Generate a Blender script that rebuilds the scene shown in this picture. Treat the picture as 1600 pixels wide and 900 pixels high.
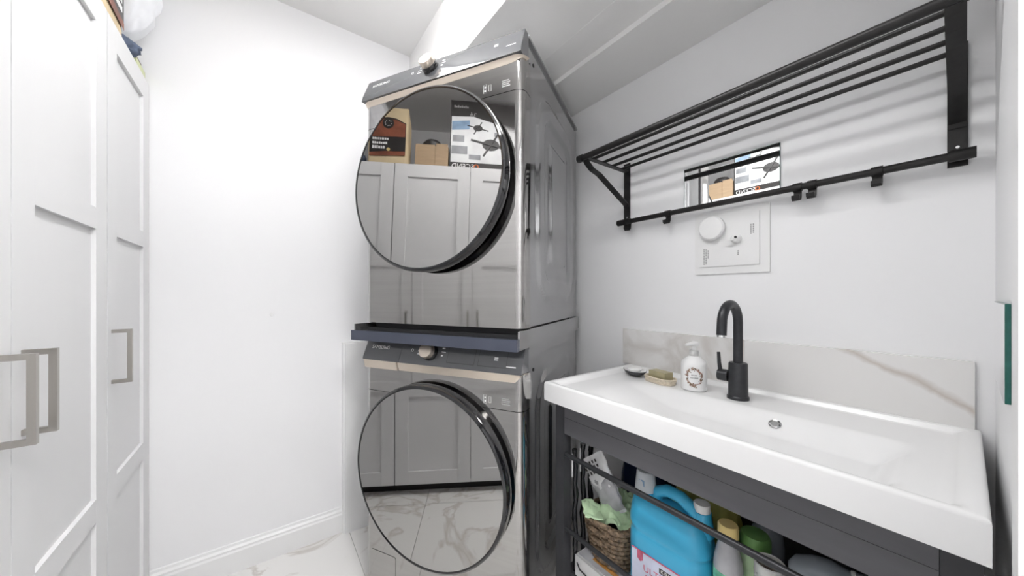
import bpy, bmesh, math, random
from mathutils import Vector, Matrix, noise
random.seed(7)
for o in list(bpy.data.objects): bpy.data.objects.remove(o)
S = bpy.context.scene
C = S.collection
PI = math.pi
H = 1.16                                   # height of the camera above the floor

# ------------------------------------------------------------------ camera, world, lights, exposure
cd = bpy.data.cameras.new('camera'); cam = bpy.data.objects.new('camera', cd); C.objects.link(cam)
cam.location = (0, 0, H); cam.rotation_euler = (PI/2, 0, math.radians(-36.38))
cd.sensor_width = 36; cd.lens = 522/1600*36; cd.shift_y = 10/1600; cd.clip_start = 0.01
S.camera = cam
w = bpy.data.worlds.new('world'); S.world = w; w.use_nodes = True
w.node_tree.nodes['Background'].inputs[0].default_value = (.9, .95, 1, 1)
w.node_tree.nodes['Background'].inputs[1].default_value = .3
S.view_settings.view_transform = 'Standard'; S.view_settings.look = 'None'
S.view_settings.gamma = 1; S.view_settings.use_curve_mapping = False
S.view_settings.exposure = 1.74
LAMP = 7.2; HALL_FILL = 27.0                   # radiance of the panel lamp and of the fill light added in the hall

# ------------------------------------------------------------------ materials
def mat(name, col, rough=.5, metal=0, var=.03, scale=30, bump=0, bscale=200, stretch=(1,1,1), spec=.5, coat=0, trans=0, ior=1.45, emit=0, alpha=1):
    m = bpy.data.materials.new(name); m.use_nodes = True
    n = m.node_tree.nodes; l = m.node_tree.links; b = n['Principled BSDF']
    b.inputs['Roughness'].default_value = rough; b.inputs['Metallic'].default_value = metal
    b.inputs['Specular IOR Level'].default_value = spec; b.inputs['Coat Weight'].default_value = coat
    b.inputs['Coat Roughness'].default_value = .05
    b.inputs['Transmission Weight'].default_value = trans; b.inputs['IOR'].default_value = ior
    b.inputs['Alpha'].default_value = alpha
    tc = n.new('ShaderNodeTexCoord'); mp = n.new('ShaderNodeMapping'); mp.inputs['Scale'].default_value = stretch
    l.new(tc.outputs['Object'], mp.inputs[0])
    nz = n.new('ShaderNodeTexNoise'); nz.inputs['Scale'].default_value = scale; nz.inputs['Detail'].default_value = 4
    l.new(mp.outputs[0], nz.inputs['Vector'])
    rp = n.new('ShaderNodeValToRGB')
    rp.color_ramp.elements[0].position = .3; rp.color_ramp.elements[1].position = .7
    rp.color_ramp.elements[0].color = tuple(max(0, c*(1-var)) for c in col)+(1,)
    rp.color_ramp.elements[1].color = tuple(min(1, c*(1+var)) for c in col)+(1,)
    l.new(nz.outputs['Fac'], rp.inputs[0]); l.new(rp.outputs[0], b.inputs['Base Color'])
    if bump:
        nb = n.new('ShaderNodeTexNoise'); nb.inputs['Scale'].default_value = bscale; nb.inputs['Detail'].default_value = 3
        l.new(mp.outputs[0], nb.inputs['Vector'])
        bp = n.new('ShaderNodeBump'); bp.inputs['Strength'].default_value = bump; bp.inputs['Distance'].default_value = .002
        l.new(nb.outputs['Fac'], bp.inputs['Height']); l.new(bp.outputs[0], b.inputs['Normal'])
    if emit:
        b.inputs['Emission Color'].default_value = (1, .995, .99, 1); b.inputs['Emission Strength'].default_value = emit
    return m
def marble(name, base, vein, scale, lo, hi, rough=.15, warp=2.2):
    m = mat(name, base, rough); n = m.node_tree.nodes; l = m.node_tree.links; b = n['Principled BSDF']
    tc = n.new('ShaderNodeTexCoord'); a = n.new('ShaderNodeTexNoise'); a.inputs['Scale'].default_value = scale; a.inputs['Detail'].default_value = 6
    a.inputs['Distortion'].default_value = warp; l.new(tc.outputs['Object'], a.inputs['Vector'])
    r = n.new('ShaderNodeValToRGB'); e = r.color_ramp.elements
    e[0].position = lo; e[0].color = base+(1,); e[1].position = hi; e[1].color = base+(1,)
    k = e.new((lo+hi)/2); k.color = vein+(1,)
    l.new(a.outputs['Fac'], r.inputs[0]); l.new(r.outputs[0], b.inputs['Base Color'])
    return m
M = dict(
    wall=mat('wall paint', (.87, .87, .88), .55, var=.008, scale=3, bump=.05, bscale=90, spec=.3),
    ceil=mat('ceiling paint', (.86, .855, .85), .7, var=.01, scale=3, bump=.08, bscale=70, spec=.2),
    trim=mat('white trim paint', (.84, .84, .84), .35, var=.005, scale=5),
    cab=mat('cabinet lacquer', (.78, .78, .785), .4, var=.008, scale=8, bump=.02, bscale=40, stretch=(1, 1, .05)),
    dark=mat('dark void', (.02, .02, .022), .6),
    nickel=mat('brushed nickel', (.42, .40, .37), .3, 1, .08, 60, .05, 300, (1, 1, .05)),
    steel=mat('brushed dark stainless', (.43, .42, .41), .05, 1, .04, 5, .008, 120, (.4, .4, 14)),
    side=mat('dark grey enamel', (.46, .46, .465), .15, .9, .03, 8),
    panel=mat('charcoal control glass', (.085, .088, .095), .1, .0, .03, 12, coat=.8),
    gold=mat('champagne trim', (.76, .67, .57), .28, .55, .03, 10),
    knob=mat('champagne knob', (.68, .60, .52), .3, .9, .03, 20),
    gloss=mat('gloss black', (.008, .008, .01), .07, coat=.5),
    kit=mat('slate stacking shelf', (.075, .085, .12), .18, .35, .05, 12, coat=.4),
    white=mat('white plastic', (.83, .83, .83), .35, var=.006),
    print=mat('white print', (.9, .9, .9), .5),
    grey_print=mat('grey print', (.35, .35, .35), .6),
    black=mat('matt black metal', (.022, .021, .021), .38, .3, .15, 60, .05, 300),
    faucet=mat('satin black faucet', (.045, .046, .05), .36, .5, .1, 80),
    mirror=mat('mirror silver', (.92, .93, .93), .01, 1, .002),
    green_edge=mat('green glass edge', (.02, .12, .10), .15, 0, .2, 40),
    basin=mat('white ceramic', (.87, .87, .87), .2, var=.003, spec=.4),
    chrome=mat('chrome', (.7, .7, .7), .08, 1),
    vanity=mat('charcoal vanity laminate', (.105, .104, .113), .5, var=.12, scale=18, bump=.06, bscale=60, stretch=(1, .15, 1)),
    vpost=mat('charcoal vanity frame', (.045, .045, .05), .42, var=.1, scale=18),
    marble=marble('backsplash marble', (.80, .79, .78), (.66, .635, .61), 4.5, .42, .66, warp=1.2),
    tile=marble('floor marble', (.80, .79, .775), (.60, .57, .54), 2.2, .52, .62, .12),
    grout=mat('grout', (.62, .61, .6), .8),
    cream=mat('cream woven tray', (.68, .60, .48), .6, var=.15, scale=120, bump=.3),
    soap=mat('olive soap', (.40, .36, .22), .45, var=.06, scale=40),
    wsoap=mat('white soap', (.85, .85, .84), .3),
    dish=mat('charcoal dish', (.05, .05, .055), .25),
    kraft=mat('kraft paper', (.66, .53, .34), .7, var=.06, scale=15, bump=.1),
    card=mat('corrugated cardboard', (.47, .34, .22), .75, var=.07, scale=12, stretch=(1, 1, 8)),
    label_black=mat('black label', (.025, .022, .022), .35),
    red_brown=mat('red brown label', (.21, .065, .035), .4, var=.5, scale=14),
    bagwhite=mat('thin white plastic', (.80, .81, .84), .3, var=.02, bump=.1, bscale=30),
    denim=mat('blue grey fabric', (.12, .15, .22), .8, var=.3, scale=25),
    lime=mat('pale lime plastic', (.62, .66, .38), .4),
    orange=mat('orange print', (.75, .18, .04), .4),
    photo_white=mat('white print of cooktop', (.78, .79, .8), .3, var=.15, scale=9),
    photo_grey=mat('grey print of cooktop', (.28, .29, .31), .3, var=.3, scale=14),
    photo_blue=mat('blue print', (.22, .34, .5), .3, var=.3, scale=14),
    blue=mat('blue jug plastic', (.05, .43, .70), .3, var=.04, scale=6, coat=.2),
    jug_label=mat('pale jug label', (.62, .66, .80), .35, var=.15, scale=10),
    blossom=mat('dusky blossom print', (.42, .25, .22), .5, var=.3, scale=90),
    pink=mat('pink label print', (.62, .13, .22), .4, var=.3, scale=30),
    weave=mat('brown weave', (.20, .14, .09), .6, var=.7, scale=90, bump=.3),
    mint=mat('mint cloth', (.56, .74, .48), .85, var=.1, scale=40, bump=.3),
    packet=mat('white film packet', (.78, .78, .79), .25, var=.12, scale=20),
    packet_grey=mat('grey film', (.42, .42, .44), .25, var=.15, scale=20),
    navy=mat('navy plastic', (.01, .02, .06), .25),
    blackbag=mat('black film', (.012, .012, .015), .18),
    olive=mat('yellow olive bag', (.52, .49, .14), .5, var=.2, scale=12),
    clear=mat('clear plastic', (.84, .88, .92), .2, trans=.35, ior=1.2),
    yellow=mat('yellow cap', (.78, .60, .25), .4),
    green=mat('green cap', (.13, .28, .08), .35),
    green_label=mat('green label', (.16, .5, .33), .4, var=.4, scale=60),
    grey_bottle=mat('blue grey plastic', (.30, .33, .37), .25, trans=.15),
    tin=mat('tin print', (.62, .62, .61), .35, .2, var=.1, scale=60),
    foam=mat('pan scourer', (.16, .13, .11), .7, var=.6, scale=160, bump=.6),
    brown=mat('brown strip', (.42, .2, .05), .5, var=.3, scale=60),
    diffuser=mat('lamp diffuser', (.9, .9, .9), .4, emit=LAMP),
    fill_diffuser=mat('hall fill diffuser', (.9, .9, .9), .4, emit=HALL_FILL),
)
def door_glass():
    m = bpy.data.materials.new('tinted door glass'); m.use_nodes = True
    n = m.node_tree.nodes; l = m.node_tree.links; n.clear()
    out = n.new('ShaderNodeOutputMaterial'); mix = n.new('ShaderNodeMixShader'); mix.inputs[0].default_value = .70
    g = n.new('ShaderNodeBsdfGlossy'); g.inputs['Roughness'].default_value = .012
    tc = n.new('ShaderNodeTexCoord'); nz = n.new('ShaderNodeTexNoise'); nz.inputs['Scale'].default_value = 6
    r = n.new('ShaderNodeValToRGB'); r.color_ramp.elements[0].color = (.60, .59, .58, 1); r.color_ramp.elements[1].color = (.64, .63, .62, 1)
    l.new(tc.outputs['Object'], nz.inputs['Vector']); l.new(nz.outputs['Fac'], r.inputs[0]); l.new(r.outputs[0], g.inputs['Color'])
    t = n.new('ShaderNodeBsdfTransparent'); t.inputs[0].default_value = (.5, .5, .5, 1)
    l.new(t.outputs[0], mix.inputs[1]); l.new(g.outputs[0], mix.inputs[2]); l.new(mix.outputs[0], out.inputs[0])
    return m
M['glass'] = door_glass()
def vein_slab():
    m = mat('veined slab marble', (.80, .79, .78), .15); n = m.node_tree.nodes; l = m.node_tree.links; b = n['Principled BSDF']
    tc = n.new('ShaderNodeTexCoord'); sp = n.new('ShaderNodeSeparateXYZ'); l.new(tc.outputs['Object'], sp.inputs[0])
    nz = n.new('ShaderNodeTexNoise'); nz.inputs['Scale'].default_value = 14; nz.inputs['Detail'].default_value = 5; l.new(tc.outputs['Object'], nz.inputs['Vector'])
    def op(o, a, c):
        q = n.new('ShaderNodeMath'); q.operation = o
        for i, v in enumerate((a, c)):
            if isinstance(v, (int, float)): q.inputs[i].default_value = v
            elif v is not None: l.new(v, q.inputs[i])
        return q.outputs[0]
    line = op('ADD', op('MULTIPLY', sp.outputs['Y'], .561), .314-.012)
    d = op('ABSOLUTE', op('ADD', op('SUBTRACT', sp.outputs['Z'], line), op('MULTIPLY', op('SUBTRACT', nz.outputs['Fac'], .5), .05)), None)
    r = n.new('ShaderNodeValToRGB'); e = r.color_ramp.elements
    e[0].position = .0; e[0].color = (.58, .53, .49, 1); e[1].position = .016; e[1].color = (.80, .79, .78, 1)
    k = e.new(.006); k.color = (.66, .63, .60, 1)
    l.new(d, r.inputs[0]); l.new(r.outputs[0], b.inputs['Base Color'])
    return m
M['vein'] = vein_slab()

# ------------------------------------------------------------------ helpers
def obj(name, bm, m, parent=None, smooth=False, bevel=0, seg=2, kind=None):
    if bevel:
        bmesh.ops.bevel(bm, geom=[e for e in bm.edges if len(e.link_faces) == 2 and e.calc_face_angle(0) > .5], offset=bevel, segments=seg, affect='EDGES', profile=.5)
    bmesh.ops.recalc_face_normals(bm, faces=bm.faces)
    me = bpy.data.meshes.new(name); bm.to_mesh(me); bm.free()
    me.materials.append(M[m])
    if smooth or bevel:
        me.polygons.foreach_set('use_smooth', [True]*len(me.polygons))
        me.set_sharp_from_angle(angle=math.radians(38))
    o = bpy.data.objects.new(name, me); C.objects.link(o)
    if parent: o.parent = parent
    if kind: o['kind'] = kind
    return o
def thing(name, label, cat, loc=(0, 0, 0), rz=0, group=None):
    o = bpy.data.objects.new(name, None); C.objects.link(o); o.empty_display_size = .05
    o.location = loc; o.rotation_euler = (0, 0, rz)
    return tag(o, label, cat, group)
def tag(o, label, cat, group=None):
    o['label'] = label; o['category'] = cat
    if group: o['group'] = group
    return o
def struct(name, bm, m, parent=None, **k):
    o = obj(name, bm, m, parent, **k)
    if not parent: o['kind'] = 'structure'
    return o
def nb(): return bmesh.new()
def box(x0, x1, y0, y1, z0, z1, bm=None):
    bm = bm or nb()
    v = [bm.verts.new((x, y, z)) for x in (x0, x1) for y in (y0, y1) for z in (z0, z1)]
    for f in ((0,1,3,2), (4,6,7,5), (0,4,5,1), (2,3,7,6), (0,2,6,4), (1,5,7,3)): bm.faces.new([v[i] for i in f])
    return bm
def prism(poly, axis, a0, a1, bm=None):
    """poly of 2D points extruded along axis: 'x' -> (y,z), 'y' -> (x,z), 'z' -> (x,y)"""
    bm = bm or nb()
    def P(p, a): return (a, p[0], p[1]) if axis == 'x' else (p[0], a, p[1]) if axis == 'y' else (p[0], p[1], a)
    A = [bm.verts.new(P(p, a0)) for p in poly]; Bv = [bm.verts.new(P(p, a1)) for p in poly]
    bm.faces.new(A); bm.faces.new(Bv[::-1]); n = len(poly)
    for i in range(n): bm.faces.new((A[i], A[(i+1) % n], Bv[(i+1) % n], Bv[i]))
    return bm
def strip(pts, th, axis, a0, a1, bm=None):
    """flat bar bent along a 2D polyline"""
    L, R = [], []
    for i, p in enumerate(pts):
        q = Vector(pts[min(i+1, len(pts)-1)])-Vector(pts[max(i-1, 0)]); q.normalize(); n = Vector((-q.y, q.x))*th/2
        L.append((p[0]+n.x, p[1]+n.y)); R.append((p[0]-n.x, p[1]-n.y))
    return prism(L+R[::-1], axis, a0, a1, bm)
def tube(pts, r, n=14, closed=False, bm=None, radii=None):
    bm = bm or nb(); P = [Vector(p) for p in pts]; rings = []; N = len(P)
    t0 = (P[1]-P[0]).normalized(); u = t0.orthogonal().normalized()
    for i in range(N):
        t = (P[(i+1) % N if closed else min(i+1, N-1)]-P[(i-1) % N if closed else max(i-1, 0)]).normalized()
        u = (u-t*u.dot(t)).normalized(); v = t.cross(u); rr = radii[i] if radii else r
        rings.append([bm.verts.new(P[i]+(u*math.cos(a)+v*math.sin(a))*rr) for a in [2*PI*k/n for k in range(n)]])
    for i in range(N if closed else N-1):
        A, B2 = rings[i], rings[(i+1) % N]
        for k in range(n): bm.faces.new((A[k], A[(k+1) % n], B2[(k+1) % n], B2[k]))
    if not closed: bm.faces.new(rings[0][::-1]); bm.faces.new(rings[-1])
    return bm
def lathe(prof, n=48, c=(0, 0, 0), axis='z', sx=1, sy=1, bm=None):
    """revolve (radius, height) profile; axis 'z', or 'y' (height along y), or 'x'"""
    bm = bm or nb(); rings = []
    def P(r, a, h):
        p, q = r*math.cos(a)*sx, r*math.sin(a)*sy
        v = (p, q, h) if axis == 'z' else (p, h, q) if axis == 'y' else (h, p, q)
        return (v[0]+c[0], v[1]+c[1], v[2]+c[2])
    for r, h in prof:
        if r < 1e-6: rings.append([bm.verts.new(P(0, 0, h))])
        else: rings.append([bm.verts.new(P(r, 2*PI*k/n, h)) for k in range(n)])
    for A, B2 in zip(rings, rings[1:]):
        for k in range(n):
            a = [A[k % len(A)], A[(k+1) % len(A)], B2[(k+1) % len(B2)], B2[k % len(B2)]]
            a = list(dict.fromkeys(a))
            if len(a) > 2: bm.faces.new(a)
    for R in (rings[0], rings[-1]):
        if len(R) > 2: bm.faces.new(R)
    return bm
def text(s, size, org, xd, yd, depth=0, bm=None, align='CENTER'):
    bm = bm or nb()
    cu = bpy.data.curves.new('t', 'FONT'); cu.body = s; cu.size = size; cu.align_x = align; cu.align_y = 'CENTER'; cu.resolution_u = 3
    to = bpy.data.objects.new('t', cu); me = bpy.data.meshes.new_from_object(to)
    xd = Vector(xd).normalized(); yd = Vector(yd).normalized(); o = Vector(org)
    me.transform(Matrix(((xd.x, yd.x, 0, o.x), (xd.y, yd.y, 0, o.y), (xd.z, yd.z, 1e-9, o.z), (0, 0, 0, 1))))
    bm.from_mesh(me); bpy.data.meshes.remove(me); bpy.data.objects.remove(to); bpy.data.curves.remove(cu)
    return bm
def grid(fn, nu, nv, bm=None, close_u=False):
    bm = bm or nb()
    V = [[bm.verts.new(fn(i/(nu if close_u else nu-1), j/(nv-1))) for j in range(nv)] for i in range(nu)]
    for i in range(nu if close_u else nu-1):
        for j in range(nv-1): bm.faces.new((V[i][j], V[(i+1) % nu][j], V[(i+1) % nu][j+1], V[i][j+1]))
    return bm
def blob(c, r, amp, freq, seed, n=40, power=1.0, pinch=0):
    """crumpled closed bag"""
    def fn(u, v):
        a = 2*PI*u; b = PI*(v-.5)*.998
        d = Vector((math.cos(a)*math.cos(b), math.sin(a)*math.cos(b), math.sin(b)))
        k = 1+amp*(abs(noise.noise(d*freq+Vector((seed, 0, 0))))*1.6-.4)+amp*.5*noise.noise(d*freq*2.7+Vector((0, seed, 0)))
        s = 1-pinch*max(0, -d.z)
        return (c[0]+d.x*r[0]*k*s, c[1]+d.y*r[1]*k*s, c[2]+d.z*r[2]*(k if d.z > 0 else 1))
    return grid(fn, n*2, n, close_u=True)
def ss(x): x = max(0, min(1, x)); return x*x*(3-2*x)
def rrect(w, h, r, n=8, cx=0, cy=0):
    return [(cx+sx*(w/2-r)+r*math.cos(a0+PI/2*k/n), cy+sy*(h/2-r)+r*math.sin(a0+PI/2*k/n)) for sx, sy, a0 in ((1,1,0), (-1,1,PI/2), (-1,-1,PI), (1,-1,1.5*PI)) for k in range(n+1)]

# ------------------------------------------------------------------ the room
XL, XR, YB, YF, ZC = -.96, 1.32, 1.82, -.04, 2.47
YH = -1.5                                     # far end of the hall behind the doorway
fl = struct('floor', box(XL-.1, XR+.1, YH-.1, YB+.1, -.08, -.006), 'grout')
tw = .597; tm = None
for i in range(-2, 3):
    for j in range(-3, 4):
        x0, y0 = -.27+i*.6, .62+j*.6
        a, b, c, d = max(x0, XL), min(x0+tw, XR), max(y0, YH), min(y0+tw, YB)
        if b-a > .02 and d-c > .02: obj('floor_tile', box(a, b, c, d, -.006, 0), 'tile', fl, bevel=.0012, seg=1)
struct('wall_back', box(XL-.1, XR+.1, YB, YB+.1, 0, ZC), 'wall')
struct('wall_right', box(XR, XR+.1, YH-.1, YB, 0, ZC), 'wall')
struct('wall_left', box(XL-.1, XL, YH-.1, YB, 0, ZC), 'wall')
wf = box(.56, XR, YF-.12, YF, 0, ZC)
box(-.33, .56, YF-.12, YF, 2.06, ZC, wf); box(XL, -.33, YF-.12, YF, 0, ZC, wf)
struct('wall_front', wf, 'wall')
struct('wall_hall', box(XL, XR, YH-.1, YH, 0, ZC), 'wall')
struct('ceiling', box(XL-.1, XR+.1, YH-.1, YB+.1, ZC, ZC+.1), 'ceil')
# dropped boxing over the right wall: tall cheek, flat underside, a lower strip along the wall
bk = box(.638, XR, YF, YB, H+.972, ZC)
struct('ceiling_bulkhead', bk, 'ceil')
struct('ceiling_bulkhead_lower', box(1.06, XR, YF, YB, H+.952, H+.972), 'ceil', bevel=.003)
struct('trim_1', box(.93, .985, .30, 1.30, H+.9712, H+.972), 'ceil')     # drywall tape seam
# baseboard profile
bp = [(0, 0), (.016, 0), (.016, .085), (.013, .092), (.013, .1), (.007, .108), (.006, .118), (0, .12)]
def base(name, x0, x1): struct(name, prism([(YB-p, q) for p, q in bp], 'x', x0, x1), 'trim')
base('baseboard_back', -.352, .30)
base('baseboard_corner', .585, XR)
struct('baseboard_right', prism([(XR-p, q) for p, q in bp], 'y', YF, YB-.016), 'trim')
struct('trim_2', box(.30, .585, YB-.03, YB, 0, H-.235), 'trim', bevel=.004)          # low boxed chase beside the washer
struct('trim_3', box(.31, .575, YB-.042, YB-.03, 0, H-.24), 'trim', bevel=.004)
# doorway casing
cs = box(.56, .63, YF, YF+.011, 0, 2.13); box(-.345, -.33, YF, YF+.011, 0, 2.13, cs); box(-.33, .56, YF, YF+.011, 2.06, 2.13, cs)
struct('door_casing', cs, 'trim')

# ------------------------------------------------------------------ ceiling lamp, and a fill light added in the hall
def lamp(x, y, mt, label):
    t = thing('hall_fill_lamp', label, 'lamp', (x, y, ZC))
    obj('fill_base', lathe([(.0, 0), (.165, 0), (.168, -.012), (.16, -.02), (0, -.02)], 48), 'white', t, True)
    obj('diffuser', lathe([(.155, -.0205), (.165, -.05), (.155, -.085), (.12, -.115), (.06, -.13), (0, -.134)], 48), mt, t, True)
t = thing('panel_lamp', 'long white flush ceiling panel lamp above the laundry floor', 'lamp', (.20, .74, ZC))
obj('lamp_housing', box(-.09, .09, -.565, .565, -.03, -.0005), 'white', t, bevel=.006)
obj('diffuser', prism(rrect(.16, 1.11, .03, 5), 'z', -.065, -.0305), 'diffuser', t, bevel=.008, seg=3)
lamp(.2, -.85, 'fill_diffuser', 'round white fill light added in the hall outside the doorway')  # unseen source, added behind the doorway as soft fill for the room

# ------------------------------------------------------------------ tall white wardrobe units
XD, TOP = -.353, H+.785
def wardrobe(y0, y1, doors, label):
    t = thing('wardrobe', label, 'wardrobe', (XD, (y0+y1)/2, 0), 0, 'white shaker wardrobe units along the wall')
    a, b = y0-(y0+y1)/2+.0005, y1-(y0+y1)/2-.0005
    bm = nb()
    X0 = XL+.005-XD
    box(X0, -.022, a, a+.018, .06, TOP, bm); box(X0, -.022, b-.018, b, .06, TOP, bm)
    box(X0, -.022, a+.018, b-.018, TOP-.018, TOP, bm); box(X0, -.022, a+.018, b-.018, .06, .078, bm); box(X0, X0+.01, a+.018, b-.018, .078, TOP-.018, bm)
    obj('carcass', bm, 'cab', t)
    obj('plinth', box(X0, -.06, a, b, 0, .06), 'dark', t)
    n = len(doors); wd = (b-a)/n
    for i, hs in enumerate(doors):
        d0, d1 = a+i*wd+.0012, a+(i+1)*wd-.0012
        d = obj('door', box(-.021, -.009, d0, d1, .065, TOP-.001), 'cab', t)
        st = .072
        for p, q in ((d0, d0+st), (d1-st, d1)): obj('stile', box(-.009, 0, p, q, .065, TOP-.001), 'cab', d, bevel=.0012, seg=1)
        for p, q in ((TOP-.075, TOP-.001), (H+.17, H+.225), (H-.59, H-.53), (.065, .14)):
            obj('rail', box(-.009, 0, d0+st+.0003, d1-st-.0003, p, q), 'cab', d, bevel=.0012, seg=1)
        hy = d0+.032 if hs < 0 else d1-.036
        h = box(.030, .040, hy-.005, hy+.005, H-.254, H-.100)
        box(0, .030, hy-.005, hy+.005, H-.110, H-.100, h); box(0, .030, hy-.005, hy+.005, H-.254, H-.244, h)
        bmesh.ops.remove_doubles(h, verts=h.verts, dist=1e-5)
        obj('handle', h, 'nickel', d)['label'] = 'brushed nickel square bar handle'
wardrobe(1.408, 1.818, [-1], 'tall white shaker wardrobe with a single door, standing against the back wall')
wardrobe(.543, 1.406, [1, -1], 'tall white shaker wardrobe with two doors whose bar handles meet in the middle')
wardrobe(.02, .541, [1], 'tall white shaker wardrobe with a single door, standing beside the doorway')

# things on top of the wardrobes
t = thing('cooktop_box', 'large printed carton with a picture of a cooktop on top of the wardrobes', 'box', (-.46, .87, TOP))
ct = box(-.055, .055, -.235, .235, .0005, .43); obj('carton', ct, 'label_black', t, bevel=.002)
obj('photo_print', prism([(-.228, .05), (.228, .05), (.228, .33), (.1, .335), (-.228, .25)], 'x', .0552, .0557), 'photo_white', t)
bm = nb()
for cy_, cz, s in ((-.01, .165, 1.5), (.07, .265, .8), (-.15, .14, 1.5)):
    for a in range(4):
        an = a*PI/2+.35
        tube([(.0562, cy_, cz), (.0562, cy_+.085*s*math.cos(an), cz+.05*s*math.sin(an))], .0045*s, 4, bm=bm)
    prism([(cy_+.035*s*math.cos(k*PI/6), cz+.024*s*math.sin(k*PI/6)) for k in range(12)], 'x', .0558, .0568, bm)
obj('grate_print', bm, 'label_black', t)
for y0, y1, z0, z1 in ((.13, .225, .10, .15), (.15, .22, .175, .215), (.05, .12, .07, .10), (-.10, -.03, .22, .245)): obj('inset_picture', prism([(y0, z0), (y1, z0), (y1, z1), (y0, z1)], 'x', .0558, .0562), 'photo_grey', t)
obj('inset_picture', prism([(.12, .255), (.225, .245), (.225, .30), (.12, .31)], 'x', .0558, .0562), 'photo_blue', t)
obj('lettering', text('SCEND', .042, (.0556, .155, .025), (0, 1, 0), (0, 0, 1)), 'print', t)
obj('logo_ring', tube([(.0558, .075+.013*math.cos(k*PI/8), .026+.013*math.sin(k*PI/8)) for k in range(16)], .0035, 5, True), 'orange', t)
bm = nb()
for k in range(8): box(.0556, .0559, .13+k*.011, .138+k*.011, .385, .395+.004*(k % 2), bm)
obj('small_print', bm, 'grey_print', t)
obj('corner_print', text('34', .04, (.0556, .10, .345), (0, 1, .2), (0, -.2, 1)), 'grey_print', t)

t = thing('cardboard_box', 'plain brown cardboard box between the printed carton and the kraft bag', 'box', (-.47, 1.21, TOP))
obj('body', box(-.07, .07, -.098, .095, .0005, .135), 'card', t, bevel=.002)
obj('flap', box(.071, .0735, -.095, -.025, .002, .15), 'card', t); obj('flap', box(.071, .0735, -.02, .092, .002, .142), 'card', t)
t = thing('round_tin', 'dark round lid lying on the brown cardboard box', 'lid', (-.47, 1.215, TOP+.15))
obj('lid', lathe([(0, -.0145), (.06, -.0145), (.062, .02), (.045, .04), (0, .045)], 32), 'label_black', t, True)

t = thing('kraft_bag', 'tall kraft paper bag with a black and rust label on top of the wardrobes', 'bag', (-.41, 1.452, TOP))
def kb(u, v):
    a = rrect(.105, .225, .02, 4); p = a[int(round(u*len(a))) % len(a)]
    z = v*.345; k = 1-.85*ss((v-.72)/.28); kk = 1-.04*math.sin(v*9)
    return (p[0]*k*kk+.01*ss((v-.7)/.3), p[1]*(1-.08*ss((v-.7)/.3)), z+.0005)
bm = grid(kb, 20, 16, close_u=True); bm.verts.ensure_lookup_table()
bmesh.ops.holes_fill(bm, edges=[e for e in bm.edges if e.is_boundary])
obj('body', bm, 'kraft', t, True)
obj('label_panel', prism([(-.1, .05), (.1, .05), (.1, .235), (.045, .262), (0, .268), (-.045, .262), (-.1, .235)], 'x', .0530, .0545), 'label_black', t)
obj('rust_band', prism([(-.097, .155), (.097, .15), (.097, .23), (.04, .255), (-.04, .255), (-.097, .23)], 'x', .0545, .055), 'red_brown', t)
obj('rust_band', prism([(-.1, .045), (.1, .035), (.1, .056), (.02, .066), (-.1, .07)], 'x', .0545, .055), 'red_brown', t)
obj('round_badge', lathe([(0, .055), (.032, .055), (.032, .0556), (0, .0556)], 24, (0, 0, .232), 'x'), 'label_black', t)
bm = nb(); random.seed(3)
for r_, (z, h_) in enumerate(((.132, .014), (.107, .014), (.08, .018))):
    y = .085
    for k in range(8-r_):
        wd = random.uniform(.006, .011); box(.0546, .0549, y-wd, y, z, z+h_*random.uniform(.8, 1), bm); y -= wd+.003
obj('lettering', bm, 'print', t)
bm = nb()
for k in range(9): a = k*2.4; box(.0557, .0559, .018*math.cos(a)-.003, .018*math.cos(a)+.003, .232+.016*math.sin(a)-.003, .232+.016*math.sin(a)+.003, bm)
obj('badge_print', bm, 'grey_print', t)
obj('yellow_dot', lathe([(0, .0547), (.01, .0547), (.01, .0552), (0, .0552)], 16, (0, -.005, .078), 'x'), 'yellow', t)

t = thing('plastic_bag', 'bulging crumpled white plastic bag on the wardrobe top by the back wall', 'bag', (-.43, 1.69, TOP+.085))
obj('bag_body', blob((.005, 0, .175), (.125, .108, .20), .10, 2.4, 4.1, 46, pinch=.12), 'bagwhite', t, True)
tag(obj('folded_cloth', blob((-.40, 1.635, TOP+.032), (.06, .052, .031), .2, 2.5, 9, 24), 'denim', None, True), 'blue-grey crumpled cloth squeezed under the white plastic bag', 'cloth')
t = thing('lime_packet', 'pale lime packet lying on the wardrobe top in the wall corner', 'packet', (-.405, 1.75, TOP))
obj('packet_body', box(-.045, .045, -.052, .052, .0005, .035), 'lime', t, bevel=.008, seg=3)
obj('dark_print', box(-.04, .04, -.053, .03, .0352, .052), 'foam', t, bevel=.006)

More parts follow.
